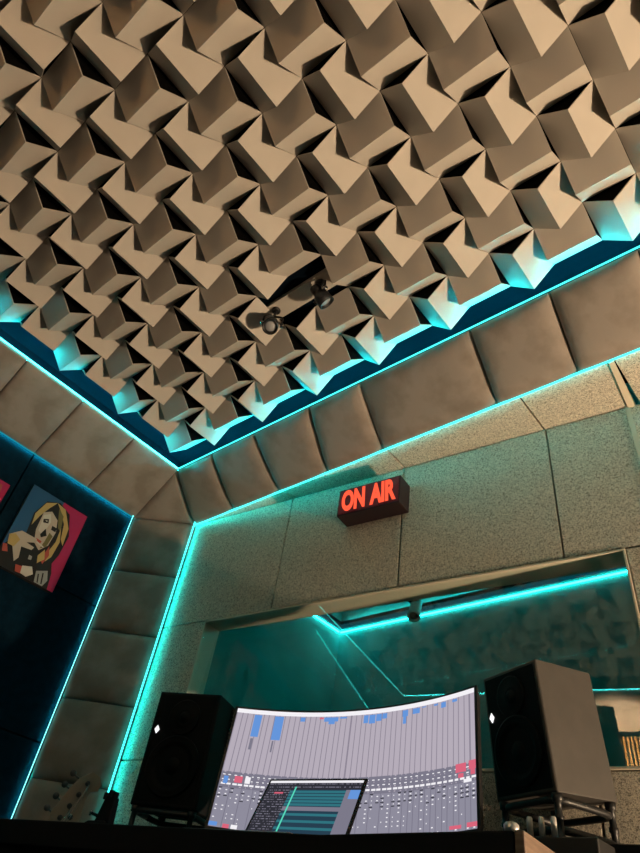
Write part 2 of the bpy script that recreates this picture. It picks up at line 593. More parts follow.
nf = Vector((0, -1.02, -1.51)).normalized()
fx = [XA, -3.73, -1.97, 0.13, 1.78, 4.89, 6.74, 8.51, 10.4, 12.3, 14.2, 16.1, 18.0, 19.9]
fb = [XF, -3.98, -2.07, -0.28, 1.54, 4.72, 6.58, 8.42, 10.3, 12.2, 14.1, 16.0, 17.9, 19.8]
names = ['narrow grey cushion of the front cove next to the corner triangle',
         'grey cushion second from the corner along the front cove',
         'grey cushion third from the corner along the front cove',
         'grey cushion of the front cove up and left of the red sign',
         'extra long brown cushion in the middle of the front cove',
         'brown cushion of the front cove, first right of the long cushion',
         'brown cushion of the front cove, second right of the long cushion',
         'brown cushion at the right picture edge of the front cove']
for k, (x0, x1) in enumerate(zip(fx[:-1], fx[1:])):
    lab = names[k] if k < len(names) else 'cushion of the front cove, number %d beyond the right picture edge' % (k - 7)
    cushion([T(x0, YA, ZA), T(x1, YA, ZA), T(fb[k + 1], YF, ZB), T(fb[k], YF, ZB)], nf, lab, 'front cove cushions', 0.24 if k != 4 else .2)
nl = Vector((1.02, 0, -2.02)).normalized()
ly = [YA, 5.40, 3.54, 1.74, -0.1, -2.0, -3.9, -5.6, -7.2, YBK]
lb = [YL, 5.53, 3.66, 1.88, 0.0, -1.9, -3.8, -5.6, -7.2, YBK]
names = ['tan cushion of the left cove touching the corner triangle', 'tan cushion of the left cove, second from the corner triangle',
         'tan cushion of the left cove, third from the corner, at the left picture edge']
for k, (y1, y0) in enumerate(zip(ly[:-1], ly[1:])):
    lab = names[k] if k < len(names) else 'tan cushion of the left cove, number %d beyond the left picture edge' % (k - 2)
    cushion([T(XA, y0, ZA), T(XA, y1, ZA), T(XL, lb[k], ZB), T(XL, lb[k + 1], ZB)], nl, lab, 'left cove cushions', 0.10, ex=9)
nb = Vector((0, 1.02, -2.1)).normalized()
bx_ = [XA + .2, -2.2, 0.6, 3.1, 5.6, 8.2, 10.8, 13.4, 16.0]
for k, (x0, x1) in enumerate(zip(bx_[:-1], bx_[1:])):
    cushion([T(x1, YBK, ZA), T(x0, YBK, ZA), T(x0, YB_W, ZB), T(x1, YB_W, ZB)], nb,
            '%s cushion from the left of the back cove mirrored in the window' % ORD[k + 1], 'back cove cushions', 0.15)
nc = Vector((YF - YL, -(XF - XL), 0)).normalized()
cz = [ZB, -3.52, -5.38, -7.26, -9.15, -11.0, -12.9, ZF]
names = ['topmost greenish cushion of the padded corner column', 'second cushion from the top of the padded corner column',
         'third cushion from the top of the padded corner column', 'fourth cushion from the top of the corner column, behind the guitar head',
         'lowest visible cushion of the corner column beside the bass guitar', 'column cushion hidden below the desk line', 'bottom column cushion at the floor']
for k, (z1, z0) in enumerate(zip(cz[:-1], cz[1:])):
    cushion([T(XL, YL, z0), T(XF, YF, z0), T(XF, YF, z1), T(XL, YL, z1)], nc, names[k], 'corner column cushions', 0.22, ex=6)
# corner triangle
A, B_, C_ = T(XA, YA, ZA), T(XL, YL, ZB), T(XF, YF, ZB)
nt = (B_ - A).cross(C_ - A).normalized()
if nt.z > 0:
    nt = -nt
b = MB()
N = 16
idx = {}
for i in range(N + 1):
    for j in range(N + 1 - i):
        a, c2 = i / N, j / N
        d = 1 - a - c2
        idx[i, j] = len(b.v)
        b.v.append(A * a + B_ * c2 + C_ * d + nt * (0.13 * S * (max(0, 27 * a * c2 * d) ** .4) + .001))
for i in range(N):
    for j in range(N - i):
        b.f.append([idx[i, j], idx[i + 1, j], idx[i, j + 1]])
        b.mi.append(0)
        b.sm.append(True)
        if j < N - i - 1:
            b.f.append([idx[i + 1, j], idx[i + 1, j + 1], idx[i, j + 1]])
            b.mi.append(0)
            b.sm.append(True)
k = len(b.v)
b.v += [A - nt * .01, B_ - nt * .01, C_ - nt * .01]
b.face([A - nt * .01, B_ - nt * .01, C_ - nt * .01])
tag(b.build('wall_cushion', M['cushion'], origin=(A + B_ + C_) / 3), 'small triangular tan cushion where the two coves meet the column', 'wall cushion')

# ------------------------------------------------------------------ ceiling tiles
ridge = -0.5 * S
hs = 0.4965 * S
tk = 0.022 * S


def tile_meshes():
    b = MB()
    # folded sheet, ridge along X, open at both ends
    prof = [(-hs, 0), (0, ridge), (hs, 0), (hs - tk * 1.5, 0), (0, ridge + tk * 1.45), (-hs + tk * 1.5, 0)]
    b.prism([(-hs, y, z) for y, z in prof], (2 * hs, 0, 0))
    sheet = b.build('acoustic_tile', M['tile'], bevel=0.0)
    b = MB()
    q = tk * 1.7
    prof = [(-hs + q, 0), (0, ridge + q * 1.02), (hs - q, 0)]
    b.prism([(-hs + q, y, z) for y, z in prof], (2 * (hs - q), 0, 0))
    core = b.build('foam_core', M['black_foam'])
    return sheet, core


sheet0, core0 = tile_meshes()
I0, I1, J0, J1 = -5, 13, -8, 7
first = True
HOLES = {(1, 4), (2, 4)}
for j in range(J1 - 1, J0 - 1, -1):
    row = J1 - j
    cnt = 0
    for i in range(I0, I1):
        if (i, j) in HOLES:
            continue
        p = T(i + .5, j + .5, 0)
        q = px(p + Vector((0, 0, ridge / 2)))
        vis = q is not None and -12 < q[0] < 652 and -12 < q[1] < 865
        if first:
            o, c = sheet0, core0
            first = False
        else:
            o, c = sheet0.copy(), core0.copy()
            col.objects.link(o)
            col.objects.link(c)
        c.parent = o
        o.location = p
        along_x = (i + j) % 2 != 0
        o.rotation_euler = (0, 0, 0 if along_x else math.pi / 2)
        if vis:
            cnt += 1
            side = 'beige ceiling wedge' if along_x else 'bright-faced ceiling wedge'
            lab = '%s in the %s row from the window, %s from left in the photo' % (side, ORD[row], ORD[cnt])
        else:
            lab = 'beige ceiling wedge outside the photo, row %d from the window, column %d from left' % (row, i - I0 + 1)
        tag(o, lab, 'acoustic tile', 'wedge tiles of the ceiling')

# flat batten in the gap left for the spotlights
b = MB()
p0, p1 = T(1.0, 4.36, -.02), T(2.95, 4.80, .12)
b.box((p0 + p1) / 2, p1 - p0)
tag(b.build('mounting_batten', M['tile'], bevel=0.001), 'flat beige mounting board in the gap between wedge tiles, carrying two spotlights', 'board')

# ------------------------------------------------------------------ spotlights


def spotlight(base, pivot, aim, label, r=0.030, L=0.085):
    base, pivot, aim = Vector(base), Vector(pivot), Vector(aim).normalized()
    t = thing('spotlight', label, 'spotlight', base, group='black spotlights on the ceiling')
    b = MB()
    b.lathe(base, (0, 0, -1), [(-.004, .018), (.010, .018), (.013, .012), (.013, .0)], 20)
    b.build('mount', M['black_plastic'], t)
    side = aim.cross(Vector((0, 0, 1))).normalized()
    up = (base - pivot).normalized()
    b = MB()
    w = r + .007
    bridge = pivot + up * (r + .018)
    b.tube([base + Vector((0, 0, -.008)), bridge], .006)
    for s in (-1, 1):
        b.tube([bridge, bridge + side * s * w * .8, bridge + side * s * w - up * .008, pivot + side * s * w - up * .004], .0045, 8)
    b.build('yoke', M['black_plastic'], t)
    for s in (-1, 1):
        b = MB()
        b.lathe(pivot + side * s * (w - .004), side * s, [(0, .009), (.010, .009), (.012, .007), (.012, 0)], 14)
        b.build('knob', M['metal'] if s > 0 else M['black_plastic'], t)
    b = MB()
    o = pivot - aim * L * .5
    b.lathe(o, aim, [(0, .0), (0, r * .62), (.006, r * .70), (.022, r * .72), (.024, r * .66), (.030, r * .66), (.032, r * .74), (.038, r * .74), (.040, r * .92),
                     (L * .62, r), (L, r * 1.06), (L, r * .88), (L - .010, r * .80), (L - .012, 0)], 28)
    body = b.build('lamp_body', M['black_plastic'], t)
    b = MB()
    b.lathe(o, aim, [(L - .011, 0), (L - .011, r * .80), (L - .006, r * .6), (L - .004, 0)], 24)
    b.build('lens', M['lens_glass'], t)
    return t


pb = T(1.14, 4.55, 0)
spotlight(pb, T(1.12, 4.55, -.55) , (0.30, -0.30, -0.9), 'black spotlight aimed at the viewer with a round grey lens, left of the pair')
pb2 = T(2.55, 4.55, 0)
spotlight(pb2, T(2.55, 4.62, -.42), (0.25, 0.55, -0.55), 'black spotlight turned towards the window with teal reflections, right of the pair')

# ------------------------------------------------------------------ ON AIR sign
st = thing('on_air_sign', 'black box sign with glowing red ON AIR letters on the rough wall', 'sign', W(6.72, -3.1, 0))
b = MB()
wslab(5.84, 7.62, -3.10, -2.29, 0.0, 0.52, 0.0)
b.build('housing', plain('sign_black', (0.018, 0.008, 0.010), .5), st, bevel=0.003)
b = MB()
wslab(5.88, 7.585, -3.06, -2.33, 0.52, 0.535, 0.0)
b.build('light_panel', plain('sign_panel', (0.03, 0.004, 0.007), .35, emit=(.20, .004, .012), strength=.22), st, bevel=0.002)


def text_mesh(body, size):
    cu = bpy.data.curves.new('lettering', 'FONT')
    cu.body = body
    cu.size = size
    cu.extrude = 0.0015
    cu.offset = 0.0046
    cu.space_word = 1.35
    cu.align_x = 'CENTER'
    cu.align_y = 'CENTER'
    cu.resolution_u = 4
    ob = bpy.data.objects.new('tmp', cu)
    col.objects.link(ob)
    dg = bpy.context.evaluated_depsgraph_get()
    me = bpy.data.meshes.new_from_object(ob.evaluated_get(dg))
    bpy.data.objects.remove(ob)
    return me


me = text_mesh('ON AIR', 0.1)
xs = [v.co.x for v in me.vertices]
ys_ = [v.co.y for v in me.vertices]
tw, thh = 1.55 * S, 0.66 * S
sx, sy = tw / (max(xs) - min(xs)), thh / (max(ys_) - min(ys_))
cx_, cy_ = (max(xs) + min(xs)) / 2, (max(ys_) + min(ys_)) / 2
o0 = W(6.735, -2.685, 0.54)
for v in me.vertices:
    x, y = (v.co.x - cx_) * sx, (v.co.y - cy_) * sy
    v.co = o0 + WD * (x - y * .06) + Vector((0, 0, y)) + WN * v.co.z
m, n, l = new_mat('sign_letters')
n.remove(n['Principled BSDF'])
em = n.new('ShaderNodeEmission')
em.inputs['Color'].default_value = (1.0, 0.10, 0.045, 1)
em.inputs['Strength'].default_value = 1.25
l.new(em.outputs[0], n['Material Output'].inputs['Surface'])
me.materials.clear()
me.materials.append(m)
lo = bpy.data.objects.new('lettering', me)
col.objects.link(lo)
lo.parent = st
lo.matrix_parent_inverse = Matrix.Translation(st.location).inverted()
lo['label'] = 'glowing red letters ON AIR'

# ------------------------------------------------------------------ pop-art canvases on the left wall
PM = [plain('canvas_edge', (.02, .02, .022), .8)]
for nm, c in (('paint_blue', (.012, .085, .20)), ('paint_pink', (.42, .010, .09)), ('paint_black', (.006, .006, .008)), ('paint_skin', (.50, .43, .36)),
              ('paint_blond', (.50, .36, .13)), ('paint_pale', (.60, .58, .52)), ('paint_olive', (.16, .14, .05)), ('paint_red', (.42, .07, .05)), ('paint_grey', (.30, .32, .32))):
    PM.append(plain(nm, tuple(q * .8 for q in c), .7))
BLUE, PINK, BLK, SKIN, BLOND, PALE, OLIVE, RED, GREY = range(1, 10)


def canvas(y0, y1, z0, z1, shapes, label):
    b = MB()
    d = .14
    b.hexa([T(XL, y0, z0), T(XL + d, y0, z0), T(XL + d, y1, z0), T(XL, y1, z0), T(XL, y0, z1), T(XL + d, y0, z1), T(XL + d, y1, z1), T(XL, y1, z1)], 0)
    for k, (mi, poly) in enumerate(shapes):
        off = d + .004 + .002 * k
        b.face([T(XL + off, y0 + (y1 - y0) * u, z1 + (z0 - z1) * v) for u, v in poly], mi)
    o = b.build('canvas_picture', PM, recalc=False)
    return tag(o, label, 'picture', 'pop-art canvases on the left wall')


port = [
    (BLUE, [(0, 0), (.55, 0), (.5, 1), (0, 1)]),
    (PINK, [(.55, 0), (1, 0), (1, 1), (.5, 1)]),
    (BLK, [(0, .80), (.16, .60), (.30, .70), (.72, .60), (.86, .82), (.9, 1), (0, 1)]),
    (BLK, [(.20, .30), (.30, .10), (.50, .03), (.72, .10), (.86, .34), (.84, .60), (.74, .86), (.52, .88), (.26, .74)]),
    (BLOND, [(.22, .30), (.30, .12), (.46, .05), (.38, .16), (.30, .30), (.25, .44)]),
    (BLOND, [(.46, .05), (.62, .07), (.80, .26), (.83, .48), (.76, .42), (.70, .24), (.58, .13)]),
    (OLIVE, [(.52, .10), (.64, .16), (.70, .34), (.64, .32), (.56, .18)]),
    (SKIN, [(.33, .24), (.44, .18), (.58, .24), (.64, .38), (.62, .56), (.52, .66), (.40, .60), (.34, .46)]),
    (PALE, [(.35, .27), (.44, .21), (.50, .30), (.46, .48), (.38, .46)]),
    (BLK, [(.37, .31), (.45, .28), (.47, .33), (.39, .35)]),
    (BLK, [(.54, .33), (.62, .33), (.63, .38), (.55, .38)]),
    (PALE, [(.40, .315), (.44, .305), (.44, .325)]),
    (BLK, [(.47, .40), (.53, .47), (.46, .52), (.43, .49)]),
    (OLIVE, [(.55, .42), (.62, .44), (.60, .58), (.52, .64), (.54, .54)]),
    (RED, [(.40, .55), (.50, .555), (.49, .60), (.42, .59)]),
    (BLOND, [(.68, .30), (.76, .46), (.74, .66), (.68, .74), (.66, .62), (.70, .48)]),
    (RED, [(.64, .56), (.70, .66), (.66, .78), (.60, .74)]),
    (BLOND, [(.60, .62), (.66, .72), (.58, .80), (.54, .72)]),
    (SKIN, [(.02, .66), (.16, .56), (.42, .56), (.44, .60), (.30, .65), (.44, .66), (.42, .70), (.26, .72), (.30, .84), (.26, .90), (.14, .76), (.06, .76)]),
    (BLOND, [(.02, .66), (.10, .62), (.20, .66), (.16, .76), (.06, .76)]),
    (RED, [(.0, .78), (.06, .77), (.12, .84), (.04, .86)]),
    (PALE, [(.43, .58), (.56, .60), (.56, .615), (.43, .60)]),
    (GREY, [(.42, .76), (.47, .76), (.48, .80), (.43, .81)]),
    (RED, [(.30, .92), (.46, .90), (.50, .98), (.34, .99)]),
    (PALE, [(.40, .90), (.54, .86), (.60, .93), (.52, .99), (.42, .98)]),
    (GREY, [(.62, .88), (.78, .82), (.84, .92), (.80, 1.0), (.66, 1.0)]),
    (BLK, [(.66, .90), (.68, .895), (.72, .99), (.70, .99)]),
    (BLK, [(.72, .87), (.74, .865), (.78, .98), (.76, .985)]),
]
canvas(4.06, 5.88, -5.02, -2.54, port, 'pop-art canvas of a blond smoker on blue and pink, hung on the dark wall')
canvas(1.68, 3.50, -5.02, -2.95, [(PINK, [(0, 0), (1, 0), (1, 1), (0, 1)]), (BLK, [(.1, .3), (.8, .2), (.9, .5), (.95, 1), (0, 1)]), (RED, [(.5, .1), (.9, .05), (.95, .3), (.6, .3)])],
       'pink canvas cut off by the left picture edge beside the blond portrait')

# ------------------------------------------------------------------ desk
DZ = CAM_H + .200


def D(x, y, z):
    return Vector((x, y, CAM_H + z))


desk = thing('studio_desk', 'long black studio desk with a wooden right end under the monitor', 'desk', (-1.15, 1.2, 0))
out = [(-1.92, .835), (-.85, .995), (-.462, .955), (-.505, 1.30), (-.515, 1.40), (-.78, 1.40), (-1.2, 1.48), (-1.92, 1.62)]
b = MB()
b.prism([(x, y, DZ - .05) for x, y in out], (0, 0, .05))
b.build('desk_top', M['black_matte'], desk, bevel=.003)
b = MB()
b.prism([(-.4615, .957, DZ - .16), (-.515, 1.398, DZ - .16), (-.500, 1.40, DZ - .16), (-.4465, .958, DZ - .16)], (0, 0, .161))
b.build('side_panel', M['wood'], desk, bevel=.003)['label'] = 'brown wooden end panel'
b = MB()
b.prism([(-1.90, .855, DZ - .16), (-.85, 1.015, DZ - .16), (-.48, .977, DZ - .16), (-.48, .997, DZ - .16), (-.85, 1.035, DZ - .16), (-1.90, .875, DZ - .16)], (0, 0, .11))
b.build('front_apron', M['black_matte'], desk)
for x, y in ((-1.84, .92), (-1.84, 1.42), (-.55, 1.03), (-.60, 1.38)):
    b = MB()
    b.box((x, y, (DZ - .05) / 2), (.06, .06, DZ - .05))
    b.build('leg', M['black_matte'], desk, bevel=.003)

# ------------------------------------------------------------------ curved monitor
mu = Vector((0.984, 0.174, 0.030)).normalized()
mv = Vector((0.018, -0.105, -0.994)).normalized()      # down the screen
mv = (mv - mu * mv.dot(mu)).normalized()
mn = mu.cross(mv).normalized()                        # sign fixed below
if mn.y > 0:
    mn = -mn                                          # towards the viewer
MW, MH = 0.750, 0.3215
mc = Vector((-1.157, 1.392, CAM_H + .452))
SAG = 0.075


def scr(u, v, off=0.0):
    """u 0..1 left to right, v 0..1 top to bottom on the curved panel"""
    x = (u - .5)
    return mc + mu * (x * MW) + mv * ((v - .5) * MH) - mn * (SAG * (1 - (2 * x) ** 2)) + mn * off


mon = thing('curved_monitor', 'wide curved monitor on the desk showing a mixer screen', 'monitor', (mc.x, mc.y + .12, DZ))
UI = [emission('ui_lavender', (0.46, 0.41, 0.48), 1.0), emission('ui_line', (0.27, 0.24, 0.30), 1.0), emission('ui_white', (0.9, 0.88, 0.92), 1.0),
      emission('ui_blue', (0.13, 0.30, 0.70), 1.0), emission('ui_red', (0.70, 0.13, 0.20), 1.0), emission('ui_grey', (0.20, 0.19, 0.25), 1.0),
      emission('ui_low', (0.27, 0.26, 0.33), 1.0), emission('ui_dark', (0.03, 0.03, 0.04), 1.0), emission('ui_teal', (0.03, 0.17, 0.21), 1.0), emission('ui_navy', (0.02, 0.05, 0.08), 1.0),
      emission('ui_green', (0.1, 0.7, 0.5), 1.0)]
LAV, LIN, WHT, BLU, UIR, GRY, LOW, DRK, TEA, NAV, GRN = range(11)
rects = []
for (u0, u1, v1, ci) in ((.075, .105, .25, BLU), (.158, .192, .26, BLU), (.262, .285, .085, BLU), (.345, .360, .06, UIR), (.362, .385, .085, BLU), (.385, .41, .105, BLU), (.41, .425, .085, BLU), (.43, .46, .06, BLU),
                         (.535, .555, .115, BLU), (.558, .585, .12, BLU), (.588, .61, .105, BLU), (.613, .632, .09, BLU), (.70, .722, .10, BLU), (.705, .718, .16, BLU), (.745, .772, .095, BLU), (.785, .80, .055, BLU), (.865, .885, .095, BLU), (.835, .85, .06, BLU), (.91, .93, .07, BLU)):
    rects.append((u0, u1, .045, v1, ci))
rects += [(.078, .086, .26, .36, GRY), (.162, .170, .27, .37, GRY)]
rects += [(.012, .03, .60, .66, BLU), (.052, .082, .59, .65, UIR), (.092, .112, .59, .65, WHT), (.925, .962, .555, .615, UIR), (.972, 1.0, .545, .605, UIR), (.935, .955, .62, .655, UIR), (.98, .998, .61, .65, UIR), (.955, .985, .67, .69, WHT),
          (.0, .03, .965, .99, BLU), (.05, .075, .97, 1.0, UIR), (.08, .105, .97, 1.0, WHT), (.90, .945, .965, .985, UIR), (.965, .999, .955, .985, UIR)]
NU, NV = 300, 130
b = MB()
for a in range(NU + 1):
    for c in range(NV + 1):
        b.v.append(scr(a / NU, c / NV, .0006))
rnd = random.Random(3)
chan = 46
dots = {}
for a in range(NU):
    u = (a + .5) / NU
    kk = u * chan
    fr = kk - int(kk)
    for c in range(NV):
        v = (c + .5) / NV
        if v < .036:
            mi = WHT
        elif v < .56:
            mi = LIN if fr < .16 else LAV
        elif v < .69:
            mi = GRY
            row = int(v * NV)
            if row % 5 == 1 and .3 < fr < .7:
                mi = WHT
            if .655 < v < .668 and fr > .25:
                mi = WHT
            if row % 5 == 3 and .5 < fr < .8 and rnd.random() < .5:
                mi = LAV
        else:
            mi = LOW if fr > .12 else GRY
            row = int(v * NV)
            key = (int(kk), row // 4)
            if key not in dots:
                dots[key] = rnd.random()
            dens = .75 if v < .80 else (.45 if v < .93 else .2)
            if row % 4 == 0 and .38 < fr < .62 and dots[key] < dens:
                mi = WHT
            if row % 4 == 2 and .2 < fr < .8 and dots[key] < dens * .5 and v < .8:
                mi = DRK
        for (u0, u1, v0, v1, ci) in rects:
            if u0 <= u < u1 and v0 <= v < v1:
                mi = ci
        p = a * (NV + 1) + c
        b.f.append([p, p + 1, p + NV + 2, p + NV + 1])
        b.mi.append(mi)
        b.sm.append(True)
b.build('screen', UI, mon, recalc=False)['label'] = 'lit screen with mixer channels'
b = MB()                                    # shell with narrow bezels
seg = 28
ub0, ub1, vb0, vb1 = -.012, 1.012, -.02, 1.045
fr_, bk_ = [], []
rings = []
for k in range(seg + 1):
    u = ub0 + (ub1 - ub0) * k / seg
    e = .022 + .018 * (1 - (2 * (k / seg) - 1) ** 2)
    rings.append([scr(u, vb0, 0), scr(u, vb1, 0), scr(u, vb1 - .06, -e), scr(u, vb0 + .06, -e)])
b.loft(rings, True, 0, False)
b.build('monitor_shell', M['black_plastic'], mon, bevel=.002)
b = MB()
p = scr(.5, .5, -.045)
b.box((p.x, p.y, (p.z + DZ + .012) / 2), (.06, .035, p.z - DZ - .012))
b.build('stand_post', M['black_plastic'], mon, bevel=.004)
b = MB()
b.box((p.x, p.y - .02, DZ + .007), (.24, .14, .012))
b.build('stand_foot', M['black_plastic'], mon, bevel=.004)

# ------------------------------------------------------------------ laptop
lap = thing('laptop', 'open laptop with a dark timeline screen in front of the monitor', 'laptop', (-1.13, 1.2, DZ))
lu = Vector((.993, .118, 0)).normalized()
lt = Vector((.0, 1, 0)) - lu * lu.y
lt = lt.normalized()
ang = math.radians(27)
lup = lt * math.sin(ang) + Vector((0, 0, math.cos(ang)))
hc = Vector((-1.142, 1.232, DZ + .016))
LW, LH = .292, .186
ln = lu.cross(lup)
if ln.y > 0:
    ln = -ln
b = MB()
b.box(hc + lup * LH / 2, (LW, .006, LH), (lu, ln, lup))
b.build('lid', M['black_plastic'], lap, bevel=.002)
b = MB()
b.box(hc - lt * .10 - Vector((0, 0, .008)), (LW, .20, .014), (lu, lt, Vector((0, 0, 1))))
b.build('base', plain('laptop_grey', (.25, .25, .26), .35, .8), lap, bevel=.003)
b = MB()
b.box(hc - lt * .075 - Vector((0, 0, .0005)), (LW * .86, .10, .002), (lu, lt, Vector((0, 0, 1))))
b.build('keyboard', M['black_matte'], lap)
b = MB()
NU, NV = 120, 76


def lsc(u, v):
    return hc + lu * ((u - .5) * LW * .95) + lup * (LH * (.965 - .90 * v)) + ln * .0036


for a in range(NU + 1):
    for c in range(NV + 1):
        b.v.append(lsc(a / NU, c / NV))
for a in range(NU):
    u = (a + .5) / NU
    for c in range(NV):
        v = (c + .5) / NV
        mi = NAV
        if v < .045:
            mi = WHT
        elif v < .16:
            mi = GRY if (c % 4 == 0 and rnd.random() < .6) else DRK
        elif u < .27:
            mi = DRK
            if c % 3 == 0 and (rnd.random() < .45):
                mi = GRY
            if .10 < u < .2 and .2 < v < .23:
                mi = UIR
        elif u > .86:
            mi = GRY
            if .12 < v < .3 and u > .9:
                mi = BLU
        else:
            mi = TEA if (c // 4) % 2 == 0 or v < .45 else NAV
            if c % 4 == 0:
                mi = NAV
            if .44 < v < .50:
                mi = GRY
        if abs(u - .315) < .007 and v > .1:
            mi = GRN
        p = a * (NV + 1) + c
        b.f.append([p, p + 1, p + NV + 2, p + NV + 1])
        b.mi.append(mi)
        b.sm.append(False)
b.build('screen', UI, lap, recalc=False)['label'] = 'dark teal timeline screen'

# ------------------------------------------------------------------ studio monitors on tube stands


def speaker(near_top, yaw, w, d, h, pitch, label, cab, fins=False):
    """near_top: top front corner on the right-hand side, as seen facing the baffle"""
    a = Vector((-math.cos(yaw), -math.sin(yaw), 0))              # to the left along the front
    bk = Vector((-math.sin(yaw), math.cos(yaw), 0))
    dn = Vector((0, 0, -1))
    b2 = bk * math.cos(pitch) + Vector((0, 0, math.sin(pitch)))
    d2 = dn * math.cos(pitch) + bk * math.sin(pitch)
    A0 = Vector(near_top)
    Q = lambda x, y, z: A0 + a * x + b2 * y + d2 * z             # metres: left, back, down
    t = thing('studio_speaker', label, 'speaker', Q(w / 2, d / 2, h), group='studio speakers')
    ch = .004
    b = MB()
    ring = lambda y, i: [Q(i, y, i), Q(w - i, y, i), Q(w - i, y, h - i), Q(i, y, h - i)]
    b.loft([ring(0, ch), ring(ch, 0), ring(d - ch, 0), ring(d, ch)], True, 0, False)
    b.build('cabinet', cab, t, bevel=.002)
    b = MB()
    b.loft([[Q(.010, -.001, .010), Q(w - .010, -.001, .010), Q(w - .010, -.001, h - .010), Q(.010, -.001, h - .010)],
            [Q(.010, .006, .010), Q(w - .010, .006, .010), Q(w - .010, .006, h - .010), Q(.010, .006, h - .010)]], True, 0, False)
    b.build('front_baffle', M['black_void'], t)
    ax = -b2
    b = MB()
    r = w * .40
    b.lathe(Q(w / 2, 0, h * .665), ax, [(.000, r), (.006, r), (.007, r * .93), (.004, r * .88), (.008, r * .82), (.003, r * .74), (-.004, r * .34), (.003, r * .26), (.005, 0)], 40)
    b.build('woofer', M['black_void'], t)
    b = MB()
    r = w * .25
    b.lathe(Q(w / 2, 0, h * .235), ax, [(.000, r), (.004, r), (.005, r * .9), (.0, r * .35), (.006, r * .28), (.008, 0)], 32)
    b.build('tweeter', M['black_void'], t)
    b = MB()
    cc, q = (w * .885, h * .36), .0085
    b.prism([Q(cc[0] + q * x, -.0022, cc[1] + q * 1.45 * z) for x, z in ((1, 0), (0, 1), (-1, 0), (0, -1))], -b2 * .002)
    b.build('light_badge', M['white_lit'], t)['label'] = 'glowing white diamond badge'
    b = MB()
    b.loft([[Q(w * .10, d, h * .05), Q(w * .90, d, h * .05), Q(w * .90, d, h * .95), Q(w * .10, d, h * .95)],
            [Q(w * .12, d + .006, h * .06), Q(w * .88, d + .006, h * .06), Q(w * .88, d + .006, h * .94), Q(w * .12, d + .006, h * .94)]], True, 0, False)
    b.build('rear_plate', M['black_plastic'], t)
    if fins:
        b = MB()
        for k in range(17):
            z = h * .04 + k * h * .034
            b.loft([[Q(.001, d * .52, z), Q(.001, d * .97, z), Q(.001, d * .97, z + .0045), Q(.001, d * .52, z + .0045)],
                    [Q(-.006, d * .52, z), Q(-.006, d * .97, z), Q(-.006, d * .97, z + .0045), Q(-.006, d * .52, z + .0045)]], True, 0, False)
        b.build('cooling_fins', M['black_plastic'], t)
    return t, Q, a, bk


def tube_stand(Q, w, d, h, a, bk, floor_z, label):
    """two ring frames joined by four tubes, carrying a speaker"""
    c = Q(w / 2, d / 2, h)
    low = min(Q(x, y, h).z for x in (0, w) for y in (0, d))
    t = thing('isolation_stand', label, 'speaker stand', (c.x, c.y, floor_z), group='isolation stands')
    wx, dy = w * .46, d * .46
    for nm, z in (('top_ring', low - .011), ('bottom_ring', floor_z + .028)):
        b = MB()
        pts = []
        for k in range(41):
            th = 2 * math.pi * k / 40
            ce, se = math.cos(th), math.sin(th)
            e = .35
            x = wx * math.copysign(abs(ce) ** e, ce)
            y = dy * math.copysign(abs(se) ** e, se)
            pts.append(Vector((c.x, c.y, z)) + a * x + bk * y)
        b.tube(pts, .0085, 8)
        b.build(nm, M['black_plastic'], t)
    for sx in (-1, 1):
        for sy in (-1, 1):
            p = Vector((c.x, c.y, floor_z)) + a * wx * .93 * sx + bk * dy * .93 * sy
            top = Q(w / 2 + wx * .93 * sx, d / 2 + dy * .93 * sy, h).z
            b = MB()
            hh = top - floor_z
            b.lathe(p, (0, 0, 1), [(0, .012), (.010, .013), (.016, .011), (.018, .008), (hh * .45, .008), (hh * .47, .0105), (hh * .55, .0105), (hh * .57, .008), (hh - .018, .008), (hh - .016, .012), (hh - .0005, .013)], 16)
            b.build('leg', M['black_plastic'], t)
    return t


kR = .745
wR, dR, hR = .275 * kR, .262 * kR, .402 * kR
tR, QR, aR, bR = speaker((-.867 * kR, 2.039 * kR, CAM_H + .934 * kR), -.388, wR, dR, hR, .10,
                         'big black speaker with brown-lit side, right of the monitor', M['grey_cabinet'])
plate_z = CAM_H + .300
tube_stand(QR, wR, dR, hR, aR, bR, plate_z, 'black tube stand holding the speaker on the right of the monitor')
kL = 2.10
near = Vector((-.772, .636, 0)) * kL
dL = .215
tL, QL, aL, bL = speaker((near.x, near.y, CAM_H + .309 * kL), .45, .215, dL, .325, .03,
                         'black speaker with glowing diamond left of the monitor beside the bass guitar', M['black_matte'], True)
tube_stand(QL, .215, dL, .325, aL, bL, DZ, 'black tube stand holding the speaker on the left of the monitor')

# pedestal that carries the right speaker
pd = thing('speaker_pedestal', 'black slab pedestal under the right speaker stand', 'pedestal', (-.66, 1.70, 0))
cR = QR(wR / 2, dR / 2, hR)
b = MB()
ax = (Vector((math.cos(.0), 0, 0)), Vector((0, 1, 0)), Vector((0, 0, 1)))
b.box((cR.x + .05, cR.y - .015, plate_z - .03), (.36, .225, .06))
b.build('top_plate', M['black_matte'], pd, bevel=.003)
b = MB()
b.box((cR.x + .05, cR.y + .02, (plate_z - .06 + .03) / 2), (.20, .14, plate_z - .09))
b.build('column', M['black_matte'], pd, bevel=.004)
b = MB()
b.box((cR.x + .05, cR.y - .02, .015), (.34, .21, .03))
b.build('base', M['black_matte'], pd, bevel=.004)

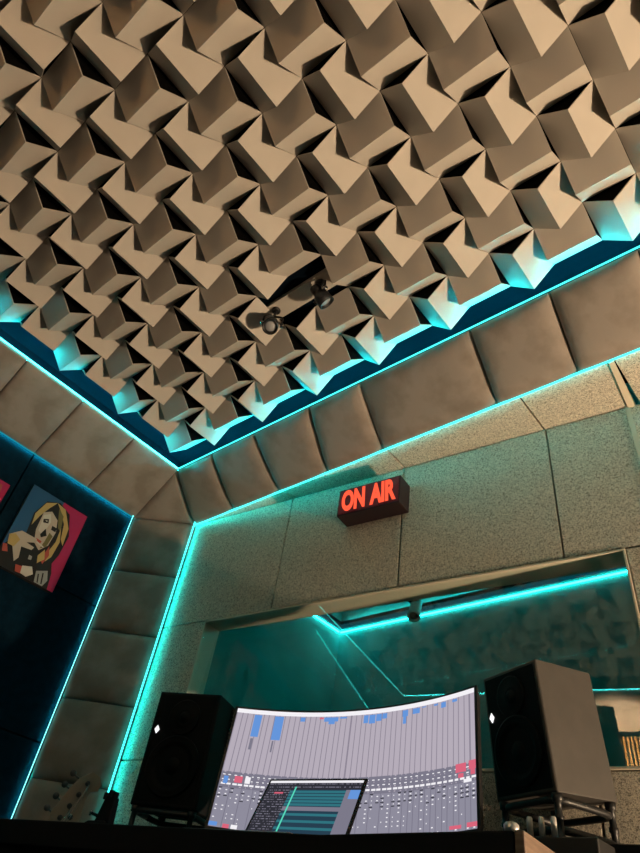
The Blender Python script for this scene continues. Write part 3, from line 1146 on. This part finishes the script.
# controller with silver knobs on a small side table
tb = thing('side_table', 'small black side table behind the wooden desk end', 'table', (-.59, 1.455, 0))
tz = CAM_H + .216
tcx, tcy = -.59, 1.455
b = MB()
b.box((tcx, tcy, tz - .0125), (.24, .10, .025))
b.build('table_top', M['black_matte'], tb, bevel=.003)
for sx in (-1, 1):
    for sy in (-1, 1):
        b = MB()
        b.box((tcx + sx * .10, tcy + sy * .035, (tz - .025) / 2), (.022, .022, tz - .025))
        b.build('leg', M['black_matte'], tb)
cb = thing('control_box', 'black controller with upright silver knobs beside the wooden desk end', 'controller', (tcx, tcy, tz))
b = MB()
b.box((-.597, tcy, tz + .034), (.176, .09, .068))
b.build('housing', M['black_plastic'], cb, bevel=.003)
for k in range(3):
    b = MB()
    b.lathe((-.655 + .026 * k, tcy - .02, tz + .068), (0, 0, 1), [(0, .0065), (.037, .006), (.040, .0045), (.040, 0)], 16)
    b.build('knob', M['silver'], cb)
b = MB()
b.lathe((-.478, .985, DZ), (0, 0, 1), [(0, .011), (.012, .011), (.015, .008), (.015, 0)], 16)
tag(b.build('cap', M['silver'], bevel=0), 'small pale round cap on the corner of the wooden desk end', 'cap')

# ------------------------------------------------------------------ bass guitar behind the desk
bass = thing('bass_guitar', 'pale bass guitar head with four tuners in front of the corner column', 'bass guitar', (-2.13, 1.22, 0))
top = Vector((-2.100, 1.270, CAM_H + .425))
bot = Vector((-2.140, 1.235, CAM_H + .235))
gu = (top - bot).normalized()
gl = gu.cross(Vector((-.86, .51, 0.14))).normalized()            # sideways in the picture
gn = gu.cross(gl).normalized()
if gn.dot(-bot + Vector((0, 0, CAM_H))) < 0:
    gn = -gn
if gl.dot(Vector((.5, .85, 0))) < 0:
    gl = -gl                                                   # gl points to picture right
HL = (top - bot).length
shape = [(-.018, 0), (-.034, .03), (-.040, .055), (-.036, .075), (-.032, .12), (-.022, .165), (-.002, HL), (.020, HL - .002), (.034, HL - .018),
         (.034, HL - .040), (.020, HL - .052), (.018, HL - .070), (.024, HL - .095), (.030, .075), (.034, .048), (.030, .022), (.018, 0)]
P = lambda x, y, z=0: bot + gl * x + gu * y + gn * z
b = MB()
b.prism([P(x * 1.3, y, -.007) for x, y in shape], gn * .014)
b.build('headstock', M['maple'], bass, bevel=.0015)
for k in range(4):
    x, y = -.016 + .0065 * k, .048 + .038 * k
    b = MB()
    b.lathe(P(x, y, .007), gn, [(0, .008), (.002, .008), (.003, .0045), (.014, .004), (.015, 0)], 16)
    tn = b.build('tuner', M['dark_metal'], bass)
    b = MB()
    xe = -.046 + .004 * k
    b.tube([P(xe + .012, y, -.010), P(xe - .014, y + .004, -.010)], .0028, 8)
    pts = []
    cc = P(xe - .022, y + .006, -.010)
    b.lathe(cc - gn * .003, gn, [(0, .001), (.0, .010), (.005, .010), (.005, 0)], 16)
    b.build('tuning_key', M['dark_metal'], tn)
b = MB()
b.lathe(P(.010, .062, .007), gn, [(0, .009), (.002, .009), (.0025, .004), (.0025, 0)], 16)
b.build('string_tree', M['metal'], bass)
nb_ = Vector((-2.165, 1.09, .46))
b = MB()
nd = (bot - nb_)
b.loft([[bot + gl * x + gn * z for x, z in ((-.020, .006), (.020, .006), (.016, -.012), (-.016, -.012))],
        [nb_ + gl * x + gn * z for x, z in ((-.029, .006), (.029, .006), (.024, -.014), (-.024, -.014))]], True, 0, False)
b.build('neck', M['maple'], bass, bevel=.002)
b = MB()
for k in range(4):
    x0, y0 = -.016 + .0065 * k, .048 + .038 * k
    b.tube([P(x0 + .006, y0, .014), P(-.012 + .008 * k, 0, .009), nb_ + gl * (-.018 + .012 * k) + gn * .012], .0011, 6)
b.build('strings', M['metal'], bass)
b = MB()
outline = []
for k in range(48):
    th = 2 * math.pi * k / 48
    r = .165 + .03 * math.cos(2 * th) - .018 * math.cos(3 * th)
    outline.append(nb_ + gl * (r * .88 * math.sin(th)) + Vector((0, 0, 1)) * (r * math.cos(th) - .17) * 1.15)
b.prism([q - gn * .04 for q in outline], gn * .04)
b.build('body', plain('guitar_black', (.02, .02, .02), .25), bass, bevel=.008)
gs = thing('guitar_stand', 'black guitar stand under the bass guitar behind the desk', 'guitar stand', (-2.165, 1.06, 0))
b = MB()
for s, y in ((-.16, 1.24), (.16, 1.24), (0, 1.36)):
    b.tube([Vector((-2.19 + s, y, .008)), Vector((-2.19, 1.22, .12))], .007)
b.tube([Vector((-2.19, 1.22, .10)), Vector((-2.19, 1.22, .62))], .008)
b.build('stand_frame', M['black_plastic'], gs)

# dark clamp beside the guitar head, standing on the desk
dk = thing('desk_clamp', 'small dark clamp with a silver screw on the desk beside the bass head', 'clamp', (-1.62, 1.06, DZ))
o = Vector((-1.60, 1.035, DZ))
b = MB()
b.loft([[o + Vector((x * sc, y * sc, z)) for x, y in ((-.055, -.03), (.045, -.02), (.045, .03), (-.055, .03))] for z, sc in ((0, 1), (.015, .95), (.03, .6))], True, 0, False)
b.build('clamp_base', M['black_matte'], dk, bevel=.002)
b = MB()
b.hexa([o + Vector(q) for q in ((-.020, -.01, .025), (.036, -.005, .025), (.036, .014, .025), (-.020, .012, .025),
                                (-.002, -.008, .088), (.030, -.004, .083), (.030, .012, .083), (-.002, .010, .088))])
for k in range(3):
    b.box(o + Vector((-.012 + .019 * k, 0, .092 - .005 * abs(k - 1))), (.010, .014, .016))
b.build('clamp_jaw', M['black_matte'], dk, bevel=.002)
b = MB()
b.lathe(o + Vector((-.022, -.012, .044)), (-.6, -.6, .2), [(-.012, .004), (.008, .004), (.008, .007), (.012, .007), (.012, 0)], 12)
b.build('screw', M['metal'], dk)

# ------------------------------------------------------------------ booth camera
cp = T(-3.08, FY - .42, -.84)
sc_ = thing('security_camera', 'small dark bullet camera hanging under the ledge behind the window', 'camera', cp)
b = MB()
b.box(cp + Vector((0, -.05, .02)), (.06, .06, .04))
b.build('mount', M['dark_board'], sc_, bevel=.003)
b = MB()
b.lathe(cp + Vector((0, -.03, .0)), (.22, -.50, -.83), [(-.03, .025), (-.02, .036), (.11, .036), (.13, .040), (.145, .040), (.145, .030), (.135, .028), (.135, 0)], 24)
b.build('camera_body', M['teal_wall'], sc_)
b = MB()
b.lathe(cp + Vector((0, -.03, .0)), (.22, -.50, -.83), [(.134, .028), (.142, .020), (.146, 0)], 20)
b.build('lens', M['black_gloss'], sc_)

# slatted wooden panel on the back wall (seen mirrored in the glass)
sp = thing('slat_panel', 'golden wood slat panel on the back wall mirrored in the window', 'wall panel', T(4.0, YB_W, -3.05))
b = MB()
p0, p1 = T(-.5, YB_W - .12, -3.1), T(9.5, YB_W - .06, -1.84)
b.box((p0 + p1) / 2, p1 - p0)
b.build('backing', M['black_matte'], sp)
b = MB()
x = -.45
while x < 9.45:
    p0, p1 = T(x, YB_W - .06, -3.1), T(x + .075, YB_W - .01, -1.84)
    b.box((p0 + p1) / 2, p1 - p0)
    x += .165
b.build('slats', M['slat_wood'], sp)

# ------------------------------------------------------------------ lamps
WARM = (1.0, 0.725, 0.46)


lamp_p = T(18.5, 10.4, -13.6)
ld = bpy.data.lights.new('floor_lamp_light', 'POINT')
ld.energy = 375
ld.color = WARM
ld.shadow_soft_size = .035
lo_ = bpy.data.objects.new('floor_lamp_light', ld)
col.objects.link(lo_)
lo_.location = lamp_p
fl = thing('floor_lamp', 'small black uplight standing on the floor right of the window', 'lamp', (lamp_p.x, lamp_p.y, 0))
b = MB()
b.lathe((lamp_p.x, lamp_p.y, 0), (0, 0, 1), [(0, .055), (.012, .055), (.016, .02), (.06, .014), (lamp_p.z - .09, .014), (lamp_p.z - .085, .04), (lamp_p.z - .05, .048), (lamp_p.z - .05, .04), (lamp_p.z - .07, 0)], 28)
b.build('lamp_body', M['black_plastic'], fl)

# wall washer on the back wall
sd = bpy.data.lights.new('back_wall_light', 'SPOT')
sd.energy = 2100
sd.color = (1.0, .70, .42)
sd.spot_size = math.radians(36)
sd.spot_blend = .6
sd.shadow_soft_size = .03
so = bpy.data.objects.new('back_wall_light', sd)
col.objects.link(so)
so.location = T(6.6, -7.2, -7.2)
tgt = T(4.6, YB_W + .4, -2.0)
so.rotation_euler = (tgt - so.location).to_track_quat('-Z', 'Y').to_euler()

w = bpy.data.worlds.new('world')
scene.world = w
w.use_nodes = True
w.node_tree.nodes['Background'].inputs[0].default_value = (.004, .005, .006, 1)
w.node_tree.nodes['Background'].inputs[1].default_value = 1.0

vs = scene.view_settings
vs.view_transform = 'Standard'
vs.look = 'None'
vs.exposure = 0.0
vs.gamma = 1.0
vs.use_curve_mapping = False
